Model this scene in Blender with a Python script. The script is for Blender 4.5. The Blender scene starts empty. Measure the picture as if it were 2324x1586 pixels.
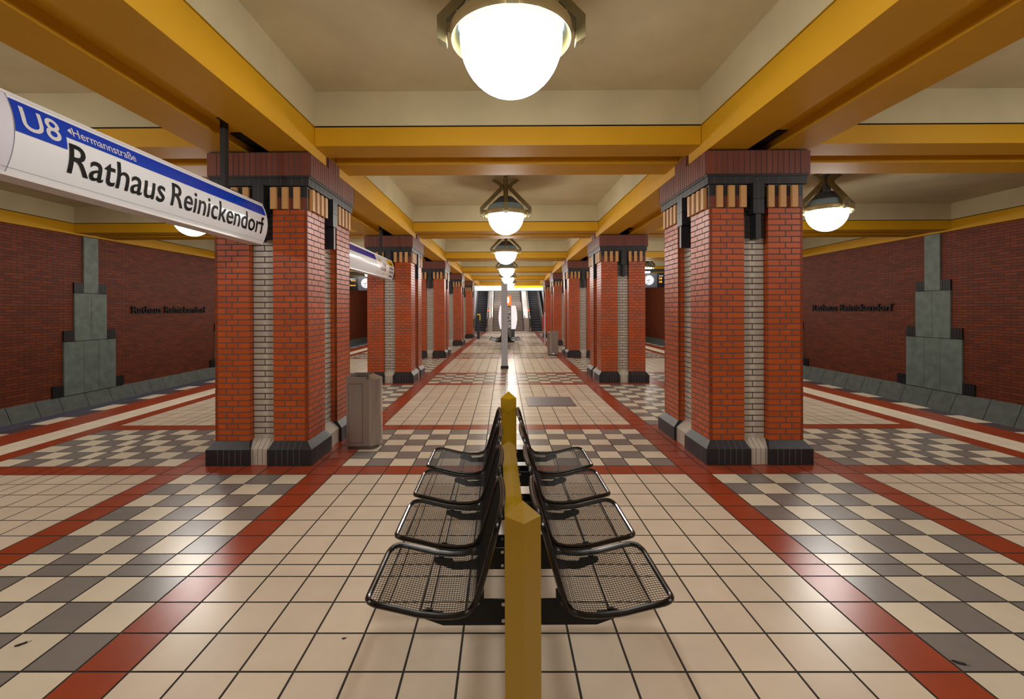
import bpy, bmesh, math, random
from mathutils import Vector, Matrix
random.seed(7)
C = bpy.context.scene.collection
PI = math.pi
# ------------------------------------------------------------------ camera
W, H = 2324, 1586
cam_d = bpy.data.cameras.new('camera')
cam = bpy.data.objects.new('camera', cam_d); C.objects.link(cam)
F_PX = 1056.4
yaw, pit, rol = -0.0045, -0.0007, -0.0032
fwd = Vector((math.sin(yaw)*math.cos(pit), math.cos(yaw)*math.cos(pit), math.sin(pit)))
rgt = Vector((math.cos(yaw), -math.sin(yaw), 0)); upv = rgt.cross(fwd)
r2 = rgt*math.cos(rol)+upv*math.sin(rol); u2 = -rgt*math.sin(rol)+upv*math.cos(rol)
M = Matrix((r2, u2, -fwd)).transposed().to_4x4()
M.translation = Vector((-0.0628, -4.6548, 1.6434))
cam.matrix_world = M
cam_d.sensor_fit = 'HORIZONTAL'; cam_d.sensor_width = 36
cam_d.lens = 36*F_PX/W
cam_d.shift_x = 27.0/W; cam_d.shift_y = -89.07/W
cam_d.clip_start = .05; cam_d.clip_end = 200
bpy.context.scene.camera = cam
# ------------------------------------------------------------------ world, view
wd = bpy.data.worlds.new('world'); bpy.context.scene.world = wd; wd.use_nodes = True
wd.node_tree.nodes['Background'].inputs[0].default_value = (.9, .85, .8, 1)
wd.node_tree.nodes['Background'].inputs[1].default_value = 0.0
vs = bpy.context.scene.view_settings
vs.view_transform = 'Standard'; vs.look = 'None'; vs.exposure = 0.0; vs.gamma = 1.0
vs.use_curve_mapping = False
GLOBE = 42.0        # strength of each lamp globe
sc = bpy.context.scene
sc.cycles.max_bounces = 8; sc.cycles.diffuse_bounces = 5; sc.cycles.glossy_bounces = 4
sc.cycles.sample_clamp_indirect = 6.0
sc.cycles.use_denoising = True
# ------------------------------------------------------------------ materials
def lin(c):
    return tuple(((v/255)/12.92 if v/255 <= .04045 else ((v/255+.055)/1.055)**2.4) for v in c)
def mat(name, col, rough=.5, metal=0., var=.0, noise=0., nscale=8., bump=0., bscale=60., attr=None, emit=None, estr=0., coat=0., spec=.5, aniso=0., srgb=True):
    """var: amount of per-brick value change through the face attribute 'rnd'; noise: mottling"""
    m = bpy.data.materials.new(name); m.use_nodes = True
    nt = m.node_tree; b = nt.nodes['Principled BSDF']
    c = lin(col) if srgb else col
    b.inputs['Base Color'].default_value = (*c, 1)
    b.inputs['Roughness'].default_value = rough; b.inputs['Metallic'].default_value = metal
    b.inputs['Specular IOR Level'].default_value = spec
    if coat: b.inputs['Coat Weight'].default_value = coat; b.inputs['Coat Roughness'].default_value = .08
    src = None
    tc = nt.nodes.new('ShaderNodeTexCoord')
    if var or noise:
        hs = nt.nodes.new('ShaderNodeHueSaturation'); hs.inputs['Color'].default_value = (*c, 1)
        ad = nt.nodes.new('ShaderNodeMath'); ad.operation = 'ADD'; ad.inputs[0].default_value = 1.; ad.inputs[1].default_value = 0.
        last = ad
        if var:
            at = nt.nodes.new('ShaderNodeAttribute'); at.attribute_name = 'rnd'
            mr = nt.nodes.new('ShaderNodeMapRange'); mr.inputs['To Min'].default_value = 1-var; mr.inputs['To Max'].default_value = 1+var
            nt.links.new(at.outputs['Fac'], mr.inputs['Value']); nt.links.new(mr.outputs[0], ad.inputs[0])
        if noise:
            nz = nt.nodes.new('ShaderNodeTexNoise'); nz.inputs['Scale'].default_value = nscale; nz.inputs['Detail'].default_value = 5
            nt.links.new(tc.outputs['Object'], nz.inputs['Vector'])
            mr2 = nt.nodes.new('ShaderNodeMapRange'); mr2.inputs['From Min'].default_value = .3; mr2.inputs['From Max'].default_value = .7
            mr2.inputs['To Min'].default_value = -noise; mr2.inputs['To Max'].default_value = noise
            nt.links.new(nz.outputs['Fac'], mr2.inputs['Value']); nt.links.new(mr2.outputs[0], ad.inputs[1])
        nt.links.new(ad.outputs[0], hs.inputs['Value']); nt.links.new(hs.outputs[0], b.inputs['Base Color'])
    if bump:
        nb = nt.nodes.new('ShaderNodeTexNoise'); nb.inputs['Scale'].default_value = bscale; nb.inputs['Detail'].default_value = 3
        nt.links.new(tc.outputs['Object'], nb.inputs['Vector'])
        bp = nt.nodes.new('ShaderNodeBump'); bp.inputs['Strength'].default_value = bump; bp.inputs['Distance'].default_value = .01
        nt.links.new(nb.outputs['Fac'], bp.inputs['Height']); nt.links.new(bp.outputs[0], b.inputs['Normal'])
    if emit:
        b.inputs['Emission Color'].default_value = (*(lin(emit) if srgb else emit), 1); b.inputs['Emission Strength'].default_value = estr
    return m
MT = {}
MT['brick'] = mat('orange_red_brick', (178, 76, 12), .38, var=.13, noise=.06, nscale=20, bump=.05, bscale=120)
MT['mortar'] = mat('dark_mortar', (90, 76, 78), .9)
MT['white_brick'] = mat('glazed_white_brick', (190, 182, 168), .25, var=.08)
MT['grey_brick'] = mat('grey_glazed_brick', (84, 80, 82), .3, var=.15)
MT['cap_brick'] = mat('oxblood_brick', (112, 54, 36), .45, var=.14, noise=.05, nscale=20)
MT['black_brick'] = mat('black_glazed_brick', (31, 30, 34), .42, var=.15, noise=.1, nscale=30)
MT['black_joint'] = mat('grey_joint', (98, 96, 98), .8)
MT['gold_brick'] = mat('ochre_brick', (196, 146, 88), .45, var=.06, noise=.05, nscale=40)
MT['yellow'] = mat('yellow_paint', (210, 158, 4), .6, noise=.05, nscale=1.3, bump=.03, bscale=200)
MT['cream'] = mat('cream_plaster', (202, 192, 156), .85, noise=.09, nscale=1.6, bump=.04, bscale=150)
MT['gap'] = mat('shadow_gap', (22, 16, 12), .9)  # near-black, paints in the shade of the beam gaps; also serves dark joints
MT['tile_beige'] = mat('beige_tile', (213, 198, 177), .27, var=.05, noise=.05, nscale=4, bump=.012, bscale=30)
MT['tile_light'] = mat('light_tile', (217, 206, 184), .27, var=.05, noise=.04, nscale=4, bump=.012, bscale=30)
MT['tile_grey'] = mat('grey_tile', (126, 120, 116), .27, var=.06, noise=.05, nscale=4, bump=.012, bscale=30)
MT['tile_red'] = mat('red_tile', (152, 62, 32), .27, var=.05, noise=.06, nscale=4, bump=.012, bscale=30)
MT['tile_white'] = mat('white_tactile_tile', (226, 214, 192), .4, var=.05)
MT['tile_dark'] = mat('dark_edge_tile', (70, 66, 74), .4, var=.08)
MT['grout'] = mat('dark_grout', (50, 44, 38), .85)
MT['granite'] = mat('green_granite', (112, 126, 118), .5, noise=.22, nscale=5, bump=.05, bscale=40)
MT['granite2'] = mat('grey_green_granite', (86, 94, 90), .55, noise=.2, nscale=6, bump=.05, bscale=40)
MT['black_paint'] = mat('black_gloss_paint', (9, 9, 10), .26, coat=.25, spec=.4)
MT['wire_paint'] = mat('black_wire_paint', (12, 12, 13), .42, spec=.4)
MT['black_matt'] = mat('black_matt_paint', (7, 7, 8), .45, spec=.3)
MT['post_yellow'] = mat('ochre_lacquer', (170, 134, 2), .38, noise=.03, nscale=6, bump=.01, bscale=200)
MT['steel'] = mat('brushed_steel', (168, 158, 150), .3, metal=.75, bump=.02, bscale=80)
MT['steel_dark'] = mat('dark_steel', (120, 112, 106), .35, metal=1.)  # darker, fully metallic steel for bases, signal posts and hatch trim
MT['zinc'] = mat('zinc_bolt', (190, 190, 192), .3, metal=1.)
MT['iron'] = mat('dark_iron', (38, 38, 42), .45)
MT['olive'] = mat('olive_gold_metal', (142, 134, 98), .42, metal=.2)
MT['dome_dark'] = mat('slate_blue_enamel', (92, 106, 134), .4)
MT['dome_light'] = mat('teal_enamel', (146, 182, 208), .4)
MT['reflector'] = mat('yellow_reflector', (60, 56, 4), .7)
MT['rim'] = mat('pale_gold_rim', (196, 182, 140), .35, metal=.3)
MT['globe'] = mat('opal_globe', (255, 250, 244), .3, emit=(255, 250, 243), estr=GLOBE)
MT['opal_collar'] = mat('opal_collar', (230, 226, 210), .4, emit=(255, 246, 225), estr=1.0)
MT['sign_white'] = mat('sign_white', (236, 240, 246), .13)
MT['sign_frame'] = mat('sign_frame', (222, 220, 222), .3)
MT['sign_lilac'] = mat('sign_cool_white', (222, 222, 236), .18)
MT['sign_blue'] = mat('sign_blue', (0, 62, 190), .2)
MT['sign_violet'] = mat('sign_blue_violet', (44, 46, 150), .2)
MT['sign_yellow'] = mat('sign_yellow', (236, 200, 20), .25)
MT['sign_pale_yellow'] = mat('sign_pale_yellow', (220, 205, 120), .25)
MT['sign_black'] = mat('sign_black', (12, 12, 12), .5, spec=.2)
MT['sign_red'] = mat('sign_dark_red', (130, 30, 50), .25)
MT['letter_dark'] = mat('dark_iron_letter', (16, 11, 12), .6)
MT['hatch'] = mat('hatch_plate', (126, 118, 122), .45, metal=.5, noise=.08, nscale=30)
MT['pole_grey'] = mat('grey_post', (188, 193, 206), .45)
MT['red_enamel'] = mat('red_enamel', (214, 40, 22), .35)
MT['navy'] = mat('navy_enamel', (32, 38, 58), .35)
MT['bright_yellow'] = mat('bright_yellow', (240, 212, 20), .35)
MT['white_panel'] = mat('white_panel', (238, 238, 240), .3, emit=(240, 242, 245), estr=.7)
MT['info_grey'] = mat('info_grey', (116, 118, 122), .4)
MT['info_dark'] = mat('info_dark_grey', (80, 84, 88), .4)
MT['orange_lit'] = mat('lit_orange', (250, 110, 20), .4, emit=(255, 80, 8), estr=2.2)
MT['orange_core'] = mat('lit_orange_lamp', (255, 240, 200), .4, emit=(255, 236, 190), estr=6)
MT['fascia_lit'] = mat('lit_fascia', (255, 253, 235), .4, emit=(255, 252, 236), estr=2.6)
MT['fascia_yellow'] = mat('lit_fascia_yellow', (255, 240, 0), .4, emit=(255, 222, 0), estr=1.3)
MT['teal'] = mat('teal_edge', (70, 160, 160), .4)
MT['step_dark'] = mat('escalator_step', (62, 62, 70), .5, metal=.3)
MT['step_edge'] = mat('escalator_step_edge', (130, 128, 138), .5, metal=.3)
MT['stair_stone'] = mat('stair_stone', (128, 116, 110), .6, noise=.06, nscale=20)
MT['stair_nose'] = mat('stair_nosing', (196, 186, 176), .5)
MT['rubber'] = mat('black_rubber', (14, 14, 15), .5)
MT['screen'] = mat('black_screen', (14, 14, 20), .2)
MT['case_blue'] = mat('display_case', (60, 66, 84), .35)
MT['amber'] = mat('amber_led', (255, 170, 0), .5, emit=(255, 160, 0), estr=1.6)
MT['led_white'] = mat('white_print', (240, 240, 245), .5, emit=(240, 240, 255), estr=.7)
MT['clock_face'] = mat('clock_face', (238, 244, 250), .4, emit=(230, 240, 255), estr=.45)
MT['leaf'] = mat('dry_leaf', (36, 34, 30), .8)
MT['rail_cover'] = mat('conductor_rail_cover', (92, 98, 120), .5)
MT['track'] = mat('track_bed', (40, 36, 34), .95, noise=.3, nscale=12)
MT['dark_wall'] = mat('dark_concrete', (60, 52, 48), .9)

def wall_brick_material():
    m = bpy.data.materials.new('wall_brickwork'); m.use_nodes = True
    nt = m.node_tree; b = nt.nodes['Principled BSDF']
    tc = nt.nodes.new('ShaderNodeTexCoord'); sp = nt.nodes.new('ShaderNodeSeparateXYZ'); cb = nt.nodes.new('ShaderNodeCombineXYZ')
    nt.links.new(tc.outputs['Object'], sp.inputs[0]); nt.links.new(sp.outputs['Y'], cb.inputs['X']); nt.links.new(sp.outputs['Z'], cb.inputs['Y'])
    bt = nt.nodes.new('ShaderNodeTexBrick')
    bt.inputs['Scale'].default_value = 1.; bt.inputs['Brick Width'].default_value = .25; bt.inputs['Row Height'].default_value = .0625
    bt.inputs['Mortar Size'].default_value = .0055; bt.inputs['Mortar Smooth'].default_value = .1; bt.inputs['Bias'].default_value = 0
    bt.inputs['Color1'].default_value = (*lin((130, 60, 28)), 1); bt.inputs['Color2'].default_value = (*lin((106, 48, 25)), 1)
    bt.inputs['Mortar'].default_value = (*lin((48, 34, 32)), 1)
    nt.links.new(cb.outputs[0], bt.inputs['Vector'])
    nt.links.new(bt.outputs['Color'], b.inputs['Base Color'])
    bp = nt.nodes.new('ShaderNodeBump'); bp.inputs['Strength'].default_value = .4; bp.inputs['Distance'].default_value = .006; bp.invert = True
    nt.links.new(bt.outputs['Fac'], bp.inputs['Height']); nt.links.new(bp.outputs[0], b.inputs['Normal'])
    b.inputs['Roughness'].default_value = .55; b.inputs['Specular IOR Level'].default_value = .3
    return m
MT['wall'] = wall_brick_material()

# ------------------------------------------------------------------ helpers
def bend(y):           # the platform hall curves very slightly to the right with distance
    return .0006*y*y if y > 0 else 0.
class MB:
    def __init__(s): s.v = []; s.f = []; s.m = []; s.r = []
    def quad(s, a, b, c, d, m=0, r=None):
        i = len(s.v); s.v += [a, b, c, d]; s.f.append((i, i+1, i+2, i+3)); s.m.append(m); s.r.append(random.random() if r is None else r)
    def box(s, x0, x1, y0, y1, z0, z1, m=0, r=None, skip=()):
        if x0 > x1: x0, x1 = x1, x0
        if y0 > y1: y0, y1 = y1, y0
        r = random.random() if r is None else r
        i = len(s.v)
        s.v += [(x0, y0, z0), (x1, y0, z0), (x1, y1, z0), (x0, y1, z0), (x0, y0, z1), (x1, y0, z1), (x1, y1, z1), (x0, y1, z1)]
        fs = {'-z': (0, 3, 2, 1), '+z': (4, 5, 6, 7), '-y': (0, 1, 5, 4), '+x': (1, 2, 6, 5), '+y': (2, 3, 7, 6), '-x': (3, 0, 4, 7)}
        for k, f in fs.items():
            if k in skip: continue
            s.f.append(tuple(i+j for j in f)); s.m.append(m); s.r.append(r)
    def poly(s, pts, m=0, r=.5):
        i = len(s.v); s.v += list(pts); s.f.append(tuple(range(i, i+len(pts)))); s.m.append(m); s.r.append(r)
    def prism(s, pts, vec, m=0, r=.5):       # pts: 3D polygon, swept along vec
        n = len(pts); i = len(s.v)
        s.v += [tuple(p) for p in pts] + [tuple(Vector(p)+Vector(vec)) for p in pts]
        s.f.append(tuple(range(i+n-1, i-1, -1))); s.f.append(tuple(range(i+n, i+2*n))); s.m += [m, m]; s.r += [r, r]
        for k in range(n):
            s.f.append((i+k, i+(k+1) % n, i+n+(k+1) % n, i+n+k)); s.m.append(m); s.r.append(r)
    def frustum(s, b, t, m=0, r=.5):          # b,t: (x0,x1,y0,y1,z)
        i = len(s.v)
        for q in (b, t):
            s.v += [(q[0], q[2], q[4]), (q[1], q[2], q[4]), (q[1], q[3], q[4]), (q[0], q[3], q[4])]
        for f in ((0, 3, 2, 1), (4, 5, 6, 7), (0, 1, 5, 4), (1, 2, 6, 5), (2, 3, 7, 6), (3, 0, 4, 7)):
            s.f.append(tuple(i+j for j in f)); s.m.append(m); s.r.append(r)
    def lathe(s, prof, n=32, m=0, c=(0, 0), r=.5):
        i = len(s.v)
        for (rr, z) in prof:
            for k in range(n):
                a = 2*PI*k/n; s.v.append((c[0]+rr*math.cos(a), c[1]+rr*math.sin(a), z))
        for j in range(len(prof)-1):
            for k in range(n):
                a, b = i+j*n+k, i+j*n+(k+1) % n
                s.f.append((a, b, b+n, a+n)); s.m.append(m); s.r.append(r)
    def tube(s, path, rad, n=8, m=0, closed=False, r=.5):
        P = [Vector(p) for p in path]; N = len(P); i0 = len(s.v)
        up = None
        for k in range(N):
            if closed: t = (P[(k+1) % N]-P[k-1])
            else: t = P[min(k+1, N-1)]-P[max(k-1, 0)]
            t.normalize()
            if up is None:
                a = Vector((0, 0, 1)) if abs(t.z) < .9 else Vector((1, 0, 0)); up = (a-t*a.dot(t)).normalized()
            else:
                up = (up-t*up.dot(t)).normalized()
            w = t.cross(up)
            for j in range(n):
                a = 2*PI*j/n; s.v.append(tuple(P[k]+up*math.cos(a)*rad+w*math.sin(a)*rad))
        K = N if closed else N-1
        for k in range(K):
            for j in range(n):
                a = i0+k*n+j; b = i0+k*n+(j+1) % n; c = i0+((k+1) % N)*n+(j+1) % n; d = i0+((k+1) % N)*n+j
                s.f.append((a, d, c, b)); s.m.append(m); s.r.append(r)
        if not closed:
            s.f.append(tuple(i0+j for j in range(n))); s.f.append(tuple(i0+(N-1)*n+j for j in range(n-1, -1, -1))); s.m += [m, m]; s.r += [r, r]
    def mesh(s, name, mats, smooth=False):
        me = bpy.data.meshes.new(name); me.from_pydata([tuple(v) for v in s.v], [], s.f)
        for k in mats: me.materials.append(MT[k])
        me.polygons.foreach_set('material_index', s.m)
        at = me.attributes.new('rnd', 'FLOAT', 'FACE'); at.data.foreach_set('value', s.r)
        if smooth:
            me.polygons.foreach_set('use_smooth', [True]*len(s.f))
            me.set_sharp_from_angle(angle=math.radians(35))
        me.update()
        return me
    def build(s, name, mats, parent=None, loc=(0, 0, 0), smooth=False, **kw):
        o = bpy.data.objects.new(name, s.mesh(name, mats, smooth)); C.objects.link(o)
        o.location = loc
        if parent: o.parent = parent
        for k, v in kw.items(): o[k] = v
        return o
def tag(o, label, cat, group=None, kind=None):
    o['label'] = label; o['category'] = cat
    if group: o['group'] = group
    if kind: o['kind'] = kind
    return o
def thing(name, label, cat, loc=(0, 0, 0), rz=0, group=None):
    o = bpy.data.objects.new(name, None); C.objects.link(o); o.location = loc; o.rotation_euler = (0, 0, rz)
    o.empty_display_size = .1
    return tag(o, label, cat, group)
def copy_tree(o, parent=None, loc=None, label=None, rz=None):
    c = o.copy(); C.objects.link(c)
    if parent: c.parent = parent
    if loc is not None: c.location = loc
    if rz is not None: c.rotation_euler = (0, 0, rz)
    if label: c['label'] = label
    for ch in list(KIDS.get(o.name, [])) or [q for q in C.objects if q.parent == o]:
        copy_tree(ch, c)
    return c
KIDS = {}
def struct(o): o['kind'] = 'structure'; return o
def text_mesh(body, size=1., bold=0.):
    cu = bpy.data.curves.new('t', 'FONT'); cu.body = body; cu.size = size; cu.offset = bold; cu.resolution_u = 4
    ob = bpy.data.objects.new('t', cu); C.objects.link(ob)
    bpy.context.view_layer.update()
    dg = bpy.context.evaluated_depsgraph_get(); ev = ob.evaluated_get(dg)
    me = bpy.data.meshes.new_from_object(ev)
    bpy.data.objects.remove(ob); bpy.data.curves.remove(cu)
    return me
def add_text(mb, body, fn, u0, u1, v0, v1, m=0, bold=0., slices=0, depth=None, ref=None):
    """lays text between u0..u1 with cap height v0..v1 on the surface fn(u, v) -> xyz ; depth: fn gets third arg"""
    me = text_mesh(body, 1., bold)
    bm = bmesh.new(); bm.from_mesh(me); bpy.data.meshes.remove(me)
    xs = [v.co.x for v in bm.verts]
    x0, x1 = min(xs), max(xs)
    cap = .729 if ref is None else ref
    for v in bm.verts:
        v.co.x = u0+(v.co.x-x0)/(x1-x0)*(u1-u0); v.co.y = v0+v.co.y/cap*(v1-v0)
    if slices:
        ys = [v.co.y for v in bm.verts]; a, b = min(ys), max(ys)
        for k in range(1, slices):
            bmesh.ops.bisect_plane(bm, geom=bm.verts[:]+bm.edges[:]+bm.faces[:], plane_co=(0, a+(b-a)*k/slices, 0), plane_no=(0, 1, 0))
    if depth:
        ex = bmesh.ops.extrude_face_region(bm, geom=bm.faces[:])
        vs = [g for g in ex['geom'] if isinstance(g, bmesh.types.BMVert)]
        for v in vs: v.co.z += depth
    i = len(mb.v)
    bm.verts.index_update()
    mb.v += [tuple(fn(v.co.x, v.co.y, v.co.z)) for v in bm.verts]
    for f in bm.faces:
        mb.f.append(tuple(i+v.index for v in f.verts)); mb.m.append(m); mb.r.append(.5)
    bm.free()

# ------------------------------------------------------------------ main measures
T = .25; P = 5.553; YC = 1.022; XC = 2.65
YEND = 31.0; YBACK = -10.2
def Yn(n): return YC+n*P

# ------------------------------------------------------------------ floor
def row_edges():
    """(y0, y1, j, band) for every tile row; j counts rows inside the bay, band True for the red framed cross band"""
    out = []
    n = -2
    while n*P < YEND:
        y = n*P
        for j in range(8): out.append((y, y+T, j, True)); y += T
        left = P-8*T
        parts = [1]*5+[1]+[.57, .57]+[1]*6      # rows between bands with a split row near the middle
        parts = [1]*6+[1]+[.53, .53]+[1]*6
        k = left/sum(parts)
        for q, w in enumerate(parts):
            out.append((y, y+w*k, q, False)); y += w*k
        n += 1
    return [r for r in out if r[1] > YBACK and r[0] < YEND]
def build_floor():
    mb = MB(); g = .0055
    L = {'beige': 1, 'light': 2, 'grey': 3, 'red': 4, 'white': 5, 'dark': 6}
    def tile(x0, x1, y0, y1, c, gap=g):
        y0, y1 = max(y0, YBACK), min(y1, YEND)
        if y1-y0 < .02: return
        b0, b1 = bend(y0), bend(y1)
        mb.quad((x0+gap+b0, y0+gap, 0), (x1-gap+b0, y0+gap, 0), (x1-gap+b1, y1-gap, 0), (x0+gap+b1, y1-gap, 0), L[c])
    for (y0, y1, j, band) in row_edges():
        # effective checker row so that split rows keep one colour
        if band: je = j
        else:
            je = -(15-j) if j >= 9 else (-(7) if j in (7, 8) else -(14-j))
            # rows nearest the next band are -1..-6, the split pair -7
            je = -(15-j) if j >= 9 else (-7 if j in (7, 8) else j-14)
        for s in (-1, 1):
            for i in range(21):
                if s < 0: x1 = -(i*T+.017); x0 = x1-T; gi = -(i+1)
                else: x0 = i*T+.017; x1 = x0+T; gi = i
                if i < 7:
                    if band:
                        if j in (0, 7): c = 'red'
                        else: c = 'grey' if (gi+j) % 2 else 'light'
                    else: c = 'beige'
                elif i == 7: c = 'red'
                elif i < 13:
                    if band: c = 'red'
                    else:
                        if s < 0: c = 'light' if (gi+je) % 2 == 0 else 'grey'
                        else: c = 'grey' if (gi+je) % 2 == 0 else 'light'
                elif i == 13: c = 'red'
                else: continue
                tile(x0, x1, y0, y1, c)
            # outer zone from 14 tiles outwards
            edge = 5.56 if s < 0 else 5.62
            xs = [3.517, 3.764, 4.013, 4.256, 4.501, 4.652, 4.806, 5.05, 5.29, edge]
            for c0 in range(9):
                a, b = xs[c0], xs[c0+1]
                if band:
                    if j in (0, 7): c = 'red'
                    else:
                        li = ((c0+j) % 2 == 1) if s < 0 else ((c0+j) % 2 == 0)
                        c = 'light' if li else 'grey'
                else: c = 'beige'
                tile(s*a if s > 0 else -b, s*b if s > 0 else -a, y0, y1, c)
            # red strip, white ribbed strip, wide red strip
            e2, e3, e4, e5 = (5.80, 6.187, 6.668, 6.93) if s < 0 else (5.87, 6.29, 6.72, 6.985)
            for (a, b, c) in ((edge, e2, 'red'), (e2, (e2+e3)/2, 'white'), ((e2+e3)/2, e3, 'white'), (e3, (e3+e4)/2, 'red'), ((e3+e4)/2, e4, 'red')):
                tile(s*a if s > 0 else -b, s*b if s > 0 else -a, y0, y1, c, .0015)
    # platform edge: pale and dark slabs in turn
    for s in (-1, 1):
        e4, e5 = (6.668, 6.93) if s < 0 else (6.72, 6.985)
        y = 2.06-.98*13
        while y < YEND:
            tile(s*e4 if s > 0 else -e5, s*e5 if s > 0 else -e4, y, y+.48, 'light', .002)
            tile(s*e4 if s > 0 else -e5, s*e5 if s > 0 else -e4, y+.48, y+.98, 'dark', .002)
            y += .98
    # central movement joint and the grout bed
    ys = [YBACK+k*(YEND-YBACK)/40 for k in range(41)]
    for a, b in zip(ys[:-1], ys[1:]):
        mb.quad((-.0155+bend(a), a, 0), (.0155+bend(a), a, 0), (.0155+bend(b), b, 0), (-.0155+bend(b), b, 0), 1)
        mb.quad((-6.93+bend(a), a, -.0025), (6.985+bend(a), a, -.0025), (6.985+bend(b), b, -.0025), (-6.93+bend(b), b, -.0025), 0)
        for s, e in ((-1, 6.93), (1, 6.985)):   # edge of the slab
            mb.quad((s*e+bend(a), a, -.0025), (s*e+bend(b), b, -.0025), (s*e+bend(b), b, -1.1), (s*e+bend(a), a, -1.1), 6)
    o = mb.build('floor', ['grout', 'tile_beige', 'tile_light', 'tile_grey', 'tile_red', 'tile_white', 'tile_dark'])
    struct(o)
    # beyond the tiled platform: the strip before the stairs
    m2 = MB(); m2.box(-7+.5, 7+.5, YEND, YEND+.9, -.2, -.002, 0)
    struct(m2.build('floor', ['tile_red']))
    # track beds
    m3 = MB()
    for s in (-1, 1):
        m3.box(s*6.9, s*10.6, YBACK, 45, -1.3, -1.1, 0)
    struct(m3.build('floor', ['track']))
build_floor()

# ------------------------------------------------------------------ side walls
XWL, XWR = -10.03, 10.30
def build_wall(s, xw, name):
    mb = MB()
    ys = [YBACK]+[Yn(-1)+k*P/2 for k in range(14)]+[48]
    ys = sorted(set(ys))
    for a, b in zip(ys[:-1], ys[1:]):
        pa, pb = (xw, a), (xw, b)
        mb.quad((pa[0], pa[1], -.30), (pb[0], pb[1], -.30), (pb[0], pb[1], 4.3), (pa[0], pa[1], 4.3), 0)
    struct(mb.build(name, ['wall']))
    # granite footing with joints, sloping out towards the track
    mb = MB(); y = YBACK
    while y < 44:
        w = random.choice([.52, .6, .66, .74])
        a, b = y+.006, y+w-.006; sl = .05
        for (x1, x2, z1, z2) in ((xw, xw-s*.28, -.29, -1.1),):
            mb.quad((x1, a, z1), (x1, b, z1), (x2, b+sl, z2), (x2, a+sl, z2), 0)
        mb.quad((xw, a, -.29), (xw, b, -.29), (xw+s*.05, b, -.29), (xw+s*.05, a, -.29), 0)
        y += w
    mb.quad((xw+s*.01, YBACK, -.29), (xw+s*.01, 44, -.29), (xw-s*.265, 44, -1.1), (xw-s*.265, YBACK, -1.1), 1)
    struct(mb.build('baseboard_'+name[5:], ['granite2', 'gap']))
build_wall(-1, XWL, 'wall_left'); build_wall(1, XWR, 'wall_right')
mb = MB(); mb.box(-11, 11, YBACK-.2, YBACK, -1.2, 4.3, 0); struct(mb.build('wall_back', ['dark_wall']))
mb = MB(); mb.box(-11, 13, 48, 48.2, -1.2, 9, 0); struct(mb.build('wall_far', ['dark_wall']))
# conductor rail cover in the left track trench
mb = MB(); mb.box(-9.42, -9.2, YBACK, 30, -.66, -.515, 0); mb.box(-9.36, -9.26, YBACK, 30, -1.1, -.66, 0)
tag(mb.build('conductor_rail', ['rail_cover']), 'blue-grey cover of the conductor rail in the left track trench', 'rail')

# stone pilasters stepped like a tower on both track walls
def make_pilaster(s, xw, n, label):
    k = abs(xw)/9.9
    yc = Yn(n)-(.02 if s < 0 else .0)
    t = thing('stone_pilaster', label, 'pilaster', (xw-s*.001, yc, 0), 0, 'stone pilasters on the track walls')
    d = -s*.035
    def slab(y0, y1, z0, z1, name='stone_slab', m='granite', dd=d):
        b = MB(); b.box(0, dd, y0*k+.004, y1*k-.004, z0, z1-.006, 0); b.build(name, [m], t)
    slab(-.197, .197, 2.075, 3.45)
    slab(-.437, 0, .95, 2.07); slab(0, .437, .95, 2.07)
    slab(-.70, -.20, -.285, .943); slab(-.20, .20, -.285, .943); slab(.20, .70, -.285, .943)
    for (y0, y1, z0, z1) in ((.2, .44, 2.07, 2.32), (.44, .70, .945, 1.2), (.70, .96, -.285, -.03)):
        for q in (-1, 1):
            b = MB(); w = (y1-y0)*k/4
            b.box(0, -s*.02, q*y0*k, q*y1*k, z0, z1, 1)
            for e in range(4):
                a = q*(y0*k+e*w+.004); c = q*(y0*k+(e+1)*w-.004)
                b.box(-s*.02, -s*.032, a, c, z0+.003, z1-.003, 0)
            b.build('black_brick_block', ['black_brick', 'gap'], t)
    return t
lab = {0: 'out of view nearest', 1: 'nearest', 2: 'second', 3: 'third'}
for s, xw, side in ((-1, XWL, 'left'), (1, XWR, 'right')):
    make_pilaster(s, xw, 1, 'green stone stepped pilaster on the %s brick wall, largest in view' % side)
    make_pilaster(s, xw, 2, 'stone pilaster on the %s wall, only its edge visible past nearest column' % side)
    make_pilaster(s, xw, 3, 'farther green pilaster on the %s wall, seen between the first two columns' % side)
# dark letters on the walls
def wall_letters(s, xw, n, label):
    k = abs(xw)/9.9
    yc = Yn(n)+P/2+(.0 if s < 0 else -.05)
    if s < 0: fn = lambda u, v, w: (w, u, v)
    else: fn = lambda u, v, w: (-w, -u, v)
    t = thing('station_lettering', label, 'lettering', (xw-s*.012, yc, 0), 0, 'station name letters on the walls')
    for word, u0, u1 in (('Rathaus', -1.53, -.46), ('Reinickendorf', -.325, 1.53)):
        mb = MB(); add_text(mb, word, fn, u0*k, u1*k, 1.59, 1.79, 0, bold=.010, depth=.03)
        mb.build('word', ['letter_dark'], t)
wall_letters(-1, XWL, 1, 'dark metal letters reading Rathaus Reinickendorf on the left brick wall beside the nearest pilaster')
wall_letters(1, XWR, 1, 'dark metal letters reading Rathaus Reinickendorf on the right brick wall beside the nearest pilaster')
wall_letters(-1, XWL, 3, 'small distant dark letters on the left wall, seen between the first two columns')
wall_letters(1, XWR, 3, 'small distant dark letters on the right wall, seen between the first two columns')

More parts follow.
